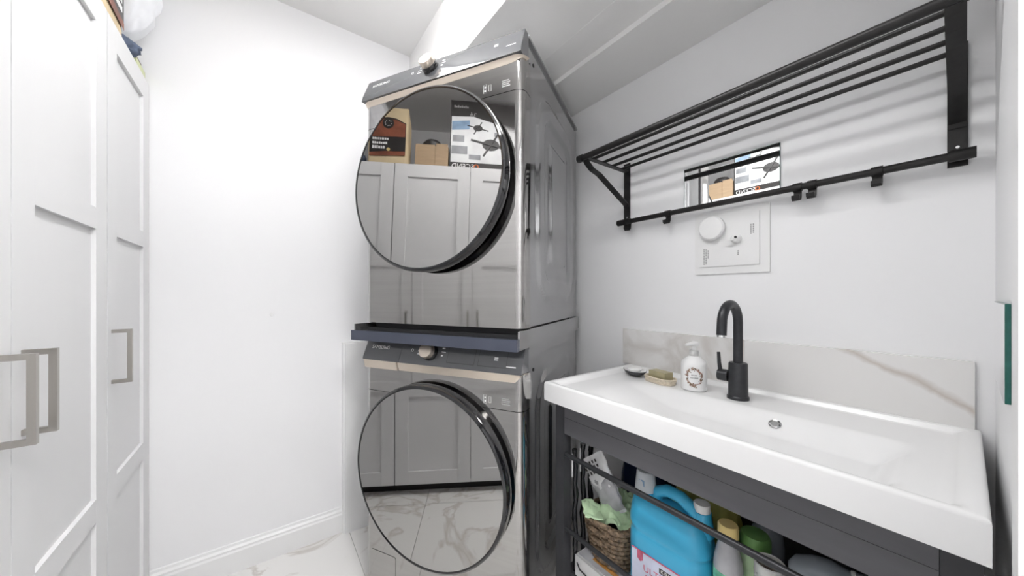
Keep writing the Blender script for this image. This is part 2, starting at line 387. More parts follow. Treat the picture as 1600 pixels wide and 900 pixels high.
# ------------------------------------------------------------------ stacked washer and dryer
MW, MD = .6850, .735
lxv = Vector((.49, -.871)).normalized(); lyv = Vector((.871, .49)).normalized()
MO = (.487, 1.1265); MR = math.atan2(lxv.y, lxv.x)
pn = Vector((0, -.0735, .0322)).normalized(); pu = Vector((0, .0322, .0735)).normalized()    # control panel normal / up
def front_plan(r, y1, w=MW):
    p = [(w/2, y1)]
    p += [(w/2-r+r*math.cos(-k*PI/2/8), r+r*math.sin(-k*PI/2/8)) for k in range(9)]
    p += [(-w/2+r-r*math.cos(PI/2-k*PI/2/8), r-r*math.sin(PI/2-k*PI/2/8)) for k in range(9)]
    p += [(-w/2, y1)]
    return p
def side_mesh(sg):
    def fn(u, v):
        y, z = .055+u*(MD-.06), .02+v*.955
        qx, qz = abs(y-.40)-(.265-.15), abs(z-.49)-(.39-.15)
        d = math.hypot(max(qx, 0), max(qz, 0))+min(max(qx, qz), 0)-.15
        h = .0095*(ss(-d/.016)-ss((-d-.075)/.016)+ss((-d-.15)/.016))
        return (sg*(MW/2-.0095+h), y, z)
    return grid(fn, 74, 96)
shared = {}
def part(key, name, make, m, parent, **k):
    if key in shared:
        o = bpy.data.objects.new(name, shared[key]); C.objects.link(o); o.parent = parent
    else:
        o = obj(name, make(), m, parent, **k); shared[key] = o.data
    return o
def panel_pt(x, s, off=.0009):          # a point on the leaning control panel, s = 0 bottom .. 1 top
    return Vector((x, -.012, .912))+pu*(s*.0802)+pn*off
def panel_prism(x0, x1, zb=.905):
    prof = [(-.012-.006*(.905-zb)/.015, zb), (-.012, .912), (.0202, .9855), (.05, .9855), (.05, zb)]
    return prism(prof, 'x', x0, x1)
def machine(name, label, z, washer):
    t = thing(name, label, 'washer' if washer else 'dryer', (MO[0], MO[1], z), MR)
    part('body', 'body', lambda: box(-MW/2+.010, MW/2-.010, .0605, MD, .018, .984), 'side', t)
    for s in (1, -1): part('side%d' % s, 'side_panel', lambda: side_mesh(s), 'side', t, smooth=True)
    part('edgeR', 'corner_edge', lambda: box(MW/2-.0095, MW/2, .0602, .0645, .02, .9), 'side', t)
    part('edgeL', 'corner_edge', lambda: box(-MW/2, -MW/2+.0095, .0602, .0645, .02, .9), 'side', t)
    part('topcap', 'top_panel', lambda: box(-MW/2+.001, MW/2-.001, .0505, MD, .977, .986), 'side', t, bevel=.003)
    part('low', 'front_panel', lambda: prism(front_plan(.03, .06), 'z', .02, .783), 'steel', t, smooth=True)
    part('upp%d' % washer, 'front_panel', lambda: prism(front_plan(.03, .06), 'z', .785, .9035 if washer else .8885), 'steel', t, smooth=True)
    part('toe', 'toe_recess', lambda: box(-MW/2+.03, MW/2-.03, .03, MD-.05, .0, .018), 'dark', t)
    if washer:
        # detergent drawer on the left, control panel on the right, slanted seam between them
        dr = obj('detergent_drawer', panel_prism(-MW/2+.002, -.158), 'panel', t, bevel=.004)
        cp = obj('control_panel', panel_prism(-.1565, MW/2-.002), 'panel', t, bevel=.004)
        obj('drawer_grip', prism([(-.004, .873), (-.0006, .8705), (-.0006, .9045), (-.010, .9045)], 'x', -MW/2+.004, -.172), 'gold', dr, bevel=.003)
        gx0 = -.165
    else:
        cp = obj('control_panel', panel_prism(-MW/2+.002, MW/2-.002, .890), 'panel', t, bevel=.004); dr = cp; gx0 = -MW/2+.004
    # champagne strip, following the rounded front and closing in a curve at the right end
    zt = .9045 if washer else .8895
    pl = front_plan(.03, .06)[1:-1][::-1]; pl = [p for p in pl if p[0] > gx0-.0005] if washer else pl
    path = [(gx0, 0)] if washer else []
    for a, b in zip(pl, pl[1:]):
        n = max(1, int((b[0]-a[0])/.02)); path += [(a[0]+(b[0]-a[0])*k/n, a[1]+(b[1]-a[1])*k/n) for k in range(n)]
    path.append(pl[-1]); bm = nb(); rows = []
    for x, y in path:
        ex = max(0, abs(x)-(MW/2-.03))/.03; ny = -math.sqrt(max(0, 1-ex*ex)); nx = math.copysign(ex, x)
        e = ss((x-(MW/2-.06))/.058); dip = ss((x-.13)/.03)*.004; zb = .8725+(zt-.8745)*e**3
        rows.append([bm.verts.new((x+nx*o, y+ny*o, z)) for o, z in ((.010, zt), (.006-dip, (zb+zt)/2), (.0005, zb), (-.012, zb), (-.012, zt))])
    for A, B2 in zip(rows, rows[1:]):
        for k in range(5): bm.faces.new((A[k], A[(k+1) % 5], B2[(k+1) % 5], B2[k]))
    bm.faces.new(rows[0]); bm.faces.new(rows[-1][::-1])
    obj('champagne_strip', bm, 'gold', t, True)
    # knob
    kp = panel_pt(-.022, .52, 0); rot = Matrix.Translation(kp) @ pn.to_track_quat('Z', 'Y').to_matrix().to_4x4()
    bm = lathe([(0, 0), (.031, 0), (.031, .012), (.028, .016), (0, .016)], 40); bm.transform(rot); kb_ = obj('knob_base', bm, 'gloss', t, True)
    bm = lathe([(0, .0162), (.0275, .0162), (.0275, .034), (.026, .036), (.0, .0355)], 40); bm.transform(rot); obj('knob_cap', bm, 'knob', kb_, True)
    # print
    xd, yd = (1, 0, 0), pu
    obj('logo', text('SAMSUNG', .0195, panel_pt(-.262, .56), xd, yd), 'print', dr)
    bm = nb()
    for x, s, wd in ((.245, .52, .014), (.245, .44, .014)):
        p = panel_pt(x, s); bm.faces.new([bm.verts.new(p+Vector((a*wd/2, 0, 0))+pu*b) for a, b in ((-1, -.0022), (1, -.0022), (1, .0022), (-1, .0022))])
    for x, s, wd, hh in ((-.068, .75, .013, .0016), (-.071, .56, .016, .001), (-.07, .4, .018, .0018), (.032, .74, .012, .0022), (.034, .58, .018, .0006), (.03, .42, .008, .0026), (.302, .2, .034, .0016)):
        p = panel_pt(x, s); bm.faces.new([bm.verts.new(p+Vector((a*wd/2, 0, 0))+pu*b*hh) for a, b in ((-1, -1), (1, -1), (1, 1), (-1, 1))])
    obj('panel_print', bm, 'print', cp, kind='stuff')
    cpt = panel_pt(-.105, .55)
    obj('power_symbol', tube([cpt+Vector((.005*math.cos(k*PI/6), 0, 0))+pu*.005*math.sin(k*PI/6) for k in range(12)], .0007, 4, True), 'print', cp)
    if washer:
        for a, b in ((.055, .165), (.18, .285)):
            q = [panel_pt(x, s, .0006) for x, s in ((a, .14), (b, .14), (b, .86), (a, .86))]
            obj('button_outline', tube(q, .0005, 4, True), 'gloss', cp)
    # energy and feature stickers, a small plate on the upper front
    bm = nb()
    z0 = .812; x0 = .205
    for x, wd, hh in ((x0, .011, .014), (x0+.018, .008, .01)):
        tube([(x-wd/2, -.0006, z0-hh), (x+wd/2, -.0006, z0-hh), (x+wd/2, -.0006, z0+hh), (x-wd/2, -.0006, z0+hh)], .0006, 4, True, bm)
    box(x0-.0025, x0+.0025, -.0008, -.0002, z0-.009, z0-.003, bm); box(x0-.0025, x0+.0025, -.0008, -.0002, z0+.003, z0+.008, bm)
    obj('icon_print', bm, 'print', t)
    bm = nb()
    for k in range(4): box(x0+.062, x0+.062+.03-.004*(k % 2), -.0008, -.0002, z0-.010+k*.006, z0-.0065+k*.006, bm)
    obj('small_print', bm, 'grey_print', t)
    # door
    dz = .525
    d = part('doorring', 'door', lambda: lathe([(.27, -.0005), (.305, -.0005), (.318, -.014), (.320, -.040), (.317, -.050), (.311, -.0535), (.3065, -.0525), (.3065, -.046), (.27, -.046)], 112, (0, 0, 0), 'y'), 'gloss', t, smooth=True)
    d.location = (-.010, 0, dz)
    if not washer: d.rotation_euler = (-.028, 0, 0); d.location.y = -.010
    part('doorglass', 'door_glass', lambda: lathe([(0, -.0515), (.306, -.0515), (.306, -.047), (0, -.047)], 112, (0, 0, 0), 'y'), 'glass', d, smooth=True)
    part('bowl', 'porthole_bowl', lambda: lathe([(.27, -.0455), (.19, -.044), (.18, -.040), (.17, -.012), (.15, -.003), (0, -.002)], 80, (0, 0, 0), 'y'), 'panel', d, smooth=True)
    if washer:
        # filter flap low on the left
        o = obj('filter_flap', prism(rrect(.125, .105, .008, 4, -.245, .105), 'y', -.0016, -.0004), 'steel', t)
    # black service plug on the side
    obj('side_plug', lathe([(0, MW/2), (.006, MW/2), (.006, MW/2+.004), (0, MW/2+.005)], 16, (0, .085, .905), 'x'), 'gloss', t, True)
    return t
machine('washing_machine', 'dark stainless front-loading washing machine standing on the floor, under the stacked dryer', 0, True)
machine('tumble_dryer', 'dark stainless tumble dryer stacked above the washing machine', 1.030, False)
t = thing('stacking_shelf', 'slate blue pull-out stacking shelf between the washing machine and the dryer', 'shelf', (MO[0], MO[1], .99), MR)
obj('front_rail', box(-MW/2-.006, MW/2+.004, -.06, -.046, -.004, .033), 'kit', t, bevel=.002)
obj('tray', box(-MW/2-.004, MW/2+.003, -.0455, MD, .004, .028), 'dark', t)
for s in (-1, 1):
    x = s*(MW/2+.0035); obj('side_rail', box(x-.003, x+.003, -.0455, MD, -.002, .056), 'side', t, bevel=.001)
obj('foot_strip', box(-MW/2+.02, MW/2-.02, -.0, MD-.02, .0285, .0395), 'dark', t)

# ------------------------------------------------------------------ vanity: charcoal frame with shelf and guard bars
V0, V1 = -.016, .866
t = thing('vanity_stand', 'charcoal open vanity stand carrying the white basin', 'vanity', (0, 0, 0))
for x0 in (.832, 1.275):
    for y0 in (V0, V1-.039): obj('leg', box(x0, x0+.035, y0, y0+.039, 0, .784), 'vpost', t, bevel=.0015, seg=1)
for z0, z1 in ((.677, .7335), (.7345, .784)): obj('apron_board', box(.834, .852, V0+.040, V1-.040, z0, z1), 'vanity', t, bevel=.0008, seg=1)
obj('side_rail', box(.868, 1.274, V1-.03, V1-.012, .70, .784), 'vanity', t); obj('side_rail', box(.868, 1.274, V0+.012, V0+.03, .70, .784), 'vanity', t)
obj('back_panel', box(1.285, 1.297, V0+.04, V1-.04, .12, .784), 'vpost', t)
obj('shelf', box(.868, 1.284, V0+.01, V1-.01, .16, .18), 'vpost', t, bevel=.001, seg=1)
obj('guard_bar', tube([(.842, V0+.039, .603), (.842, V1-.039, .603)], .0085, 16), 'faucet', t, True)
obj('guard_bar', tube([(.842, V0+.039, .345), (.842, V1-.039, .345)], .0075, 16), 'faucet', t, True)
for x0 in (.868,): 
    obj('lower_rail', box(x0, 1.274, V1-.03, V1-.012, .10, .159), 'vpost', t)

# white ceramic basin as one moulded top
BX0, BX1, BY0, BY1, BZ = .80, 1.318, -.022, .892, .85
def bh(x, y):
    ef, eb, el, er = x-BX0, BX1-x, BY1-y, y-BY0
    h = -.013*ss((ef-.014)/.02)*ss((eb-.026)/.012)*ss((el-.022)/.02)*ss((er-.022)/.02)
    sx0, sx1 = ss((x-.835)/.05), ss((1.125-x)/.075)
    sy0, sy1 = ss((y-.06)/.06), ss((.76-y)/.24)
    h -= .044*sx0*sx1*sy0*sy1
    e = min(ef, eb, el, er); r = .007
    if e < r: h -= r-math.sqrt(max(0, r*r-(r-e)**2))
    return BZ+h
def lines(a, b, n): return [a, a+.0007, a+.002, a+.0042, a+.007]+[a+.007+(b-a-.014)*k/n for k in range(1, n)]+[b-.007, b-.0042, b-.002, b-.0007, b]
xs, ys = lines(BX0, BX1, 70), lines(BY0, BY1, 110)
bm = nb(); V = [[bm.verts.new((x, y, bh(x, y))) for y in ys] for x in xs]
for i in range(len(xs)-1):
    for j in range(len(ys)-1): bm.faces.new((V[i][j], V[i+1][j], V[i+1][j+1], V[i][j+1]))
rim = [V[i][0] for i in range(len(xs))]+[V[-1][j] for j in range(1, len(ys))]+[V[i][-1] for i in range(len(xs)-2, -1, -1)]+[V[0][j] for j in range(len(ys)-2, 0, -1)]
low = [bm.verts.new((v.co.x, v.co.y, .7845)) for v in rim]
for k in range(len(rim)): bm.faces.new((rim[k], rim[(k+1) % len(rim)], low[(k+1) % len(rim)], low[k]))
bm.faces.new(low)
t = thing('sink_basin', 'wide white ceramic sink basin on the charcoal vanity stand', 'sink', (0, 0, 0))
obj('basin_body', bm, 'basin', t, True)
hz = bh(1.088, .30); nrm = Vector((-.5, 0, .85)).normalized()
rot = Matrix.Translation((1.088, .30, hz+.001)) @ nrm.to_track_quat('Z', 'Y').to_matrix().to_4x4()
bm = lathe([(.0135, 0), (.0145, .001), (.0125, .003), (.0095, .002), (.0095, -.001)], 28); bm.transform(rot); oh = obj('overflow_ring', bm, 'chrome', t, True)
bm = lathe([(0, .0008), (.0095, .0008), (.0095, .0002), (0, .0002)], 20); bm.transform(rot); obj('overflow_hole', bm, 'grey_print', oh)

# marble backsplash, two slabs
t = thing('backsplash', 'low marble backsplash strip along the wall behind the basin', 'backsplash', (XR, .45, H-.311))
obj('marble_slab', box(-.011, -.0005, -.003, .475, 0, .156), 'marble', t, bevel=.001, seg=1)
obj('marble_slab', box(-.011, -.0005, -.463, -.004, 0, .156), 'vein', t, bevel=.001, seg=1)

# faucet
FX, FY, FZ = 1.178, .418, bh(1.178, .418)
t = thing('faucet', 'matt black gooseneck faucet with a side lever, mounted on the basin', 'faucet', (FX, FY, FZ))
obj('base_ring', lathe([(0, 0), (.0295, 0), (.0295, .008), (.027, .011), (0, .011)], 32), 'faucet', t, True)
obj('body', lathe([(0, .0112), (.0265, .0112), (.0255, .108), (.0235, .112), (0, .112)], 32), 'faucet', t, True)
R = .058; pts = [(0, 0, .1122), (0, 0, .235)]+[(-R+R*math.cos(a), 0, .235+R*math.sin(a)) for a in [PI*k/14*.99 for k in range(1, 15)]]+[(-2*R-.003, 0, .205)]
obj('spout', tube(pts, .0132, 20), 'faucet', t, True)
obj('aerator', tube([(-2*R-.003, 0, .2045), (-2*R-.0037, 0, .199)], .0118, 20), 'chrome', t, True)
lv = obj('lever_hub', tube([(0, .0262, .066), (0, .055, .066)], .0185, 24), 'faucet', t, True)
obj('lever_handle', tube([(-.004, .049, .083), (-.004, .052, .105), (-.004, .054, .138)], .005, 10, radii=[.0062, .0055, .0048]), 'faucet', lv, True)

# things standing on the basin deck
dk = lambda x, y: bh(x, y)+.0008
x, y = 1.19, .785
t = thing('soap_dish', 'shallow dark oval dish with a white inside at the end of the basin', 'dish', (x, y, dk(x, y)), 1.0)
obj('shell', lathe([(0, 0), (.03, 0), (.052, .012), (.058, .022), (.056, .022), (.05, .014), (0, .006)], 40, sy=.72), 'dish', t, True)
obj('liner', lathe([(0, .0075), (.05, .0145), (.0555, .0225), (.054, .024), (.03, .017), (0, .015)], 40, sy=.72), 'white', t, True)
tag(obj('soap_bar', lathe([(0, .0165), (.026, .0165), (.034, .024), (.028, .032), (0, .035)], 32, (x, y, dk(x, y)), sy=.75), 'wsoap', None, True), 'white rounded soap bar lying in the dark oval dish', 'soap')
x, y = 1.166, .665
t = thing('soap_tray', 'cream ribbed soap tray beside the white pump bottle', 'tray', (x, y, dk(x, y)), 1.35)
obj('tray_base', prism(rrect(.112, .062, .026, 6), 'z', 0, .006), 'cream', t, bevel=.002)
for k in range(3): obj('rim_coil', tube([(p[0]*(1+.03*k), p[1]*(1+.05*k), .008+.005*k) for p in rrect(.108, .058, .026, 6)], .0036, 8, True), 'cream', t, True)
bm = box(-.036, .036, -.02, .02, 0, .030); bm.transform(Matrix.Rotation(1.38, 4, 'Z'))
o = obj('soap_bar', bm, 'soap', None, bevel=.004, seg=3); o.location = (x+.002, y, dk(x, y)+.0105)
tag(o, 'olive green rectangular soap bar lying in the cream tray', 'soap')
x, y = 1.172, .548
t = thing('pump_bottle', 'white pump soap bottle with a flower wreath label on the basin deck', 'bottle', (x, y, dk(x, y)))
obj('body', lathe([(0, 0), (.036, 0), (.0395, .004), (.0395, .085), (.037, .095), (.018, .112), (.0135, .114), (0, .114)], 48), 'white', t, True)
obj('collar', lathe([(0, .1142), (.0145, .1142), (.0145, .132), (.012, .134), (0, .134)], 28), 'tin', t, True)
pm = obj('pump_stem', tube([(0, 0, .1342), (0, 0, .150)], .0055, 14), 'white', t, True)
obj('pump_head', tube([(.012, -.004, .153), (-.0, 0, .155), (-.030, .012, .152)], .0065, 12, radii=[.009, .0085, .004]), 'white', pm, True)
bm = nb(); random.seed(5); a0 = math.atan2(-.63, -1)-.1     # wreath faces the room
bm2 = nb()
for k in range(150):
    th = random.uniform(0, 2*PI); rr = random.gauss(.026, .0028); px, pz = rr*math.cos(th)*.88, .048+rr*math.sin(th)*1.05
    if rr > .033: continue
    s = random.uniform(.0012, .0028); ro = random.uniform(0, PI); vs = []
    b_ = bm if k % 3 else bm2
    for q, e in ((0, 1.8), (PI/2, .7), (PI, 1.8), (1.5*PI, .7)):
        u_, z_ = px+s*e*math.cos(q)*math.cos(ro)-s*e*math.sin(q)*math.sin(ro), pz+s*e*math.cos(q)*math.sin(ro)+s*e*math.sin(q)*math.cos(ro)
        a = a0+u_/.0398; vs.append(b_.verts.new((.0399*math.cos(a), .0399*math.sin(a), z_)))
    b_.faces.new(vs)
obj('wreath_print', bm, 'weave', t, kind='stuff'); obj('blossom_print', bm2, 'blossom', t, kind='stuff')
bm = nb()
for k, (z_, n_) in enumerate(((.055, 5), (.046, 7))):
    for q in range(n_):
        a = a0+(q-n_/2+.5)*.09; bm.faces.new([bm.verts.new((.0399*math.cos(a+da), .0399*math.sin(a+da), z_+dz_)) for da, dz_ in ((-.03, -.002), (.03, -.002), (.03, .002), (-.03, .002))])
obj('lettering', bm, 'grey_print', t)

# ------------------------------------------------------------------ wall shelf rack with hook rail
ZR, ZT = H+.322, H+.560
t = thing('wall_rack', 'black metal wall rack with round bars and a hook rail over the basin', 'rack', (XR, .46, ZR))
rk = lambda p: (p[0]-XR, p[1]-.46, p[2]-ZR)
obj('front_tube', tube([rk((1.024, .915, ZT-.012)), rk((1.024, -.012, ZT-.012))], .0115, 20), 'black', t, True)
for yy in (.922, -.014): obj('end_cap', tube([rk((1.024, yy-.012, ZT-.012)), rk((1.024, yy+.012, ZT-.012))], .0145, 20), 'black', t, True)
for xx in (1.088, 1.152, 1.217, 1.281): obj('shelf_bar', tube([rk((xx, .917, ZT)), rk((xx, .002, ZT))], .0062, 14), 'black', t, True)
for y0 in (.893, -.004):
    br = obj('bracket', strip([(-.004, -.02), (-.004, .268)], .006, 'y', y0-.46, y0+.03-.46), 'black', t)
    obj('support_arm', strip([(-.008, .07), (-.012, .082), (-.20, .178), (-.245, .190), (-.272, .208), (-.284, .222)], .005, 'y', y0+.002-.46, y0+.028-.46), 'black', br)
    obj('cross_arm', strip([(-.008, .2305), (-.262, .2305), (-.288, .227)], .004, 'y', y0+.004-.46, y0+.026-.46), 'black', br)
    for zz in (.025, .252): obj('screw', lathe([(0, -.0071), (.0045, -.0071), (.003, -.0095), (0, -.0095)], 14, (0, y0+.015-.46, zz), 'x'), 'chrome', br, True)
XRL = 1.289
obj('hook_rail', tube([rk((XRL, .925, ZR)), rk((XRL, -.012, ZR))], .0098, 18), 'black', t, True)
for yy in (.918, .004): obj('end_cap', tube([rk((XRL, yy-.019, ZR)), rk((XRL, yy+.019, ZR))], .0132, 20), 'black', t, True)
def hook(y, label):
    h = thing('rail_hook', label, 'hook', (XRL, y, ZR), 0, 'black hooks on the rack rail')
    pts = [(.0115*math.cos(a), .0115*math.sin(a)) for a in [PI*1.45-k*PI*1.9/16 for k in range(17)]]
    obj('clip_ring', strip(pts, .0025, 'y', -.0105, .0105), 'black', h, True)
    obj('hook_tongue', strip([(.004, -.0122), (.002, -.03), (-.004, -.039), (-.013, -.041), (-.02, -.036), (-.022, -.027)], .003, 'y', -.0095, .0095), 'black', h, True)
hook(.882, 'black hook at the rail end next to the dryer')
hook(.703, 'black hook on the rail between the dryer end and the wall mirror')
hook(.300, 'black hook of the close pair, on the mirror side')
hook(.2665, 'black hook of the close pair, on the side away from the mirror')
hook(.137, 'black hook alone on the rail near the doorway wall')

# mirrors
def mirror_tile(name, label, loc, rz):
    t = thing(name, label, 'mirror', loc, rz, 'small rectangular mirror tiles')
    obj('mirror_glass', box(-.151, .151, -.0055, -.0003, -.074, .074), 'green_edge', t)
    obj('silvered_face', box(-.150, .150, -.0062, -.0056, -.073, .073), 'mirror', t)
mirror_tile('wall_mirror', 'small frameless mirror tile on the wall behind the hook rail', (XR, .50, H+.411), -PI/2)
mirror_tile('wall_mirror', 'small frameless mirror tile with a green glass edge on the doorway wall', (1.03, YF, H-.088), PI)

# washer outlet cover with cap and valve
t = thing('outlet_cover', 'white square plumbing cover plate with a round cap and a small valve', 'cover plate', (XR, .493, H+.187))
obj('frame_plate', box(-.006, -.0004, -.117, .117, -.113, .113), 'white', t, bevel=.002)
obj('inner_plate', box(-.0095, -.0062, -.09, .10, -.086, .09), 'white', t, bevel=.0012)
obj('round_cap', lathe([(0, -.0097), (.041, -.0097), (.043, -.014), (.043, -.026), (.038, -.031), (0, -.032)], 48, (0, .052, .052), 'x'), 'white', t, True)
vv = obj('valve_collar', lathe([(0, -.0097), (.017, -.0097), (.015, -.02), (.009, -.026), (0, -.026)], 28, (0, -.023, .005), 'x'), 'white', t, True)
obj('valve_stem', lathe([(0, -.0262), (.004, -.0262), (.004, -.030), (0, -.030)], 14, (0, -.027, .009), 'x'), 'gloss', vv)
obj('valve_lever', box(-.030, -.0264, -.021, .012, -.001, .003), 'white', vv, bevel=.001)
bm = nb(); random.seed(11)
for col, (y0, z0, n_) in enumerate(((.083, -.02, 10), (.076, -.02, 10), (.069, -.025, 7), (-.028, -.035, 3), (-.066, .05, 6), (-.073, .05, 5))):
    z = z0
    for k in range(n_): hh = random.uniform(.003, .006); box(-.0099, -.0096, y0-.0017, y0+.0017, z-hh, z, bm); z -= hh+.0012
obj('small_print', bm, 'grey_print', t)
t = thing('wall_anchor', 'tiny round screw anchor left in the back wall', 'wall anchor', (.022, YB, H-.090))
obj('anchor_rim', lathe([(.003, -.0003), (.008, -.0003), (.007, -.002), (.004, -.002)], 20, axis='y'), 'trim', t, True)
obj('anchor_hole', lathe([(0, -.0003), (.0035, -.0003), (.0035, -.0012), (0, -.0012)], 16, axis='y'), 'grey_print', t)

# ------------------------------------------------------------------ cleaning supplies on the vanity shelf
SH = .1805
# white carton with a grey tray lid, carries the basket
t = thing('white_carton', 'low white carton with a black carrying cord under the woven basket', 'box', (.99, .725, SH))
obj('body', box(-.118, .13, -.105, .085, 0, .07), 'white', t, bevel=.002)
obj('grey_lid', box(-.108, .128, -.10, .08, .0703, .074), 'packet_grey', t)
obj('brown_strip', box(-.092, -.078, -.099, .03, .0743, .0765), 'brown', t)
obj('cord', tube([(-.121, .075, .05), (-.123, .06, .035), (-.123, .02, .03), (-.123, -.04, .035), (-.121, -.09, .05)], .0025, 8), 'gloss', t, True)
# basket
bz = SH+.0775
t = thing('woven_basket', 'dark brown woven basket holding mint green cloths', 'basket', (.99, .720, bz))
bm = nb(); rows = 9
for k in range(rows):
    v = k/(rows-1); base_p = rrect(.155+.045*v, .135+.04*v, .05, 10); N = len(base_p)*2
    pts = []
    for i in range(N):
        a = base_p[(i//2) % len(base_p)]; b_ = base_p[(i//2+1) % len(base_p)]
        p = a if i % 2 == 0 else ((a[0]+b_[0])/2, (a[1]+b_[1])/2)
        q = 1+.05*(1 if (i//2+k) % 2 else -1)
        pts.append((p[0]*q, p[1]*q, .008+.135*v))
    tube(pts, .0085, 6, True, bm)
obj('weave', bm, 'weave', t, True, kind='stuff')
obj('basket_bottom', prism(rrect(.15, .13, .05, 6), 'z', 0, .006), 'weave', t)
obj('inner_lining', grid(lambda u, v: ((lambda p: (p[0], p[1], .01+.13*v))(rrect(.14+.045*v, .12+.04*v, .05, 6)[int(round(u*28)) % 28])), 28, 4, close_u=True), 'dark', t)
def cloth(name, label, c, sx, sy, amp, seed, m, rz=0, tilt=0, cat='cloth', group=None):
    def fn(u, v):
        x_, y_ = (u-.5)*sx, (v-.5)*sy
        h = amp*(noise.noise(Vector((x_*22+seed, y_*22, seed)))+.5*abs(noise.noise(Vector((x_*50, y_*50+seed, 0)))))-.5*(abs(u-.5)**2+abs(v-.5)**2)*amp
        return (x_+.3*h, y_+.3*amp*noise.noise(Vector((u*5, seed, v*5))), h)
    bm = grid(fn, 34, 34)
    bm.transform(Matrix.Translation(c) @ Matrix.Rotation(rz, 4, 'Z') @ Matrix.Rotation(tilt, 4, 'Y'))
    o = obj(name, bm, m, None, True); md = o.modifiers.new('thick', 'SOLIDIFY'); md.thickness = .003
    return tag(o, label, cat, group)
cloth('cleaning_cloth', 'mint green crumpled cloth piled in the woven basket beside the blue jug', (.985, .708, bz+.168), .15, .13, .040, 2.3, 'mint', .4, -.35)
cloth('cleaning_cloth', 'mint green cloth folded over the basket rim next to the vanity leg', (.900, .757, bz+.166), .075, .06, .014, 5.7, 'mint', .9, -.15)
# film packet standing in the basket, leaning to the side
def pouch(name, label, P0, P1, wdir, w0, w1, th, m, seed):
    P0, P1 = Vector(P0), Vector(P1); wd = Vector(wdir).normalized(); nn = (P1-P0).cross(wd).normalized()
    def fn(u, v):
        a = 2*PI*u; k = math.sin(PI*min(max(v, .03), .97))**.5; ww = (w0+(w1-w0)*v)/2
        p = P0.lerp(P1, v)+wd*(ww*math.cos(a))+nn*(th/2*math.sin(a)*k)
        return p+nn*(.008*noise.noise(p*38+Vector((seed, 0, 0))))+wd*(.004*noise.noise(p*60))
    bm = grid(fn, 36, 36, close_u=True); bmesh.ops.holes_fill(bm, edges=[e for e in bm.edges if e.is_boundary])
    return obj(name, bm, m, None, True)
pk = thing('film_packet', 'white film packet with dark lettering standing up in the woven basket', 'packet', (0, 0, 0))
o = pouch('packet_body', '', (.965, .700, bz+.155), (.925, .785, bz+.335), (.05, .77, -.60), .085, .125, .026, 'packet', 1.7); o.parent = pk
o = pouch('clear_window', '', (.960, .704, bz+.165), (.937, .755, bz+.265), (.05, .77, -.60), .088, .112, .031, 'packet_grey', 2.7); o.parent = pk
bm = nb(); random.seed(21)
A = Vector((.925, .785, bz+.335)); dn = (Vector((.965, .70, bz+.155))-A).normalized(); wv = Vector((.05, .77, -.60)).normalized(); nv = dn.cross(wv).normalized()
if nv.x > 0: nv = -nv
for r_ in range(3):
    for k in range(5):
        p = A+dn*(.018+.017*r_)+wv*(.036-.016*k)+nv*.0185
        bm.faces.new([bm.verts.new(p+wv*a*.0045+dn*b_*random.uniform(.004, .006)) for a, b_ in ((-1, -1), (1, -1), (.6, 1), (-1, 1))])
obj('lettering', bm, 'label_black', pk)
# black film rolls behind the leg
for k, (x_, y_, h_, lb_) in enumerate(((.885, .822, .43, 'shiny black rolled bag beside the basket, closest to the vanity leg'), (.925, .822, .44, 'shiny black rolled bag beside the basket, middle one of three'), (.965, .822, .42, 'shiny black rolled bag beside the basket, farthest from the vanity leg'))):
    t = thing('black_roll', lb_, 'roll', (x_, y_, SH), 0, 'black rolled bags beside the basket')
    pts = [(.003*math.sin(q*1.7+k), .002*math.cos(q+k), h_*q/14) for q in range(15)]
    obj('roll_body', tube(pts, .011, 12, radii=[.0085+.0015*math.sin(q*2.3+k) for q in range(15)]), 'blackbag', t, True)
    obj('white_tag', box(-.0155, -.0135, -.003, .003, h_*.78, h_*.97), 'print', t)
t = thing('navy_pouch', 'dark navy pouch standing behind the basket', 'pouch', (1.17, .730, SH))
obj('pouch_body', blob((0, 0, .215), (.04, .10, .215), .06, 2, 3, 24), 'navy', t, True)
t = thing('olive_sack', 'yellow olive sack standing at the back of the shelf behind the blue jug', 'sack', (1.12, .488, SH))
obj('sack_body', blob((0, 0, .225), (.06, .105, .225), .05, 2.4, 8, 30), 'olive', t, True)

# blue jug
t = thing('detergent_jug', 'big blue plastic jug with a handle and a pale pictured label', 'jug', (.935, .500, SH), .04)
prof = [(0, .0, .92), (.012, .0, 1), (.26, .0, 1), (.275, .004, 1.02), (.295, .004, 1.0), (.315, .01, .95), (.345, .02, .80), (.365, .03, .62), (.375, .035, .45)]
def jug(u, v):
    k = v*(len(prof)-1); i = min(int(k), len(prof)-2); q = k-i
    z, off, sc = [a+(b_-a)*q for a, b_ in zip(prof[i], prof[i+1])]
    p = rrect(.118, .225, .045, 6); p = p[int(round(u*len(p))) % len(p)]
    groove = 1-.05*math.exp(-((z-.288)/.008)**2)
    return (p[0]*(sc if z > .28 else 1)*groove, p[1]*(1 if z < .29 else 1-.35*(1-sc))*groove+(off*.4 if z > .3 else 0), z)
bm = grid(jug, 28, 49, close_u=True); bmesh.ops.holes_fill(bm, edges=[e for e in bm.edges if e.is_boundary])
obj('body', bm, 'blue', t, True)
obj('handle', tube([(.005, .052, .355), (.005, .040, .395), (.005, .012, .41), (.005, -.025, .408), (.005, -.06, .388), (.005, -.082, .35), (.005, -.086, .30)], .017, 16, radii=[.016, .0165, .017, .017, .018, .02, .022]), 'blue', t, True)
nk = obj('spout_neck', lathe([(.030, .345), (.028, .385), (.022, .388), (0, .388)], 28, (0, .078, 0)), 'blue', t, True)
obj('rear_neck', lathe([(.030, .335), (.022, .395), (.0, .395)], 24, (.012, -.078, 0)), 'blue', t, True)
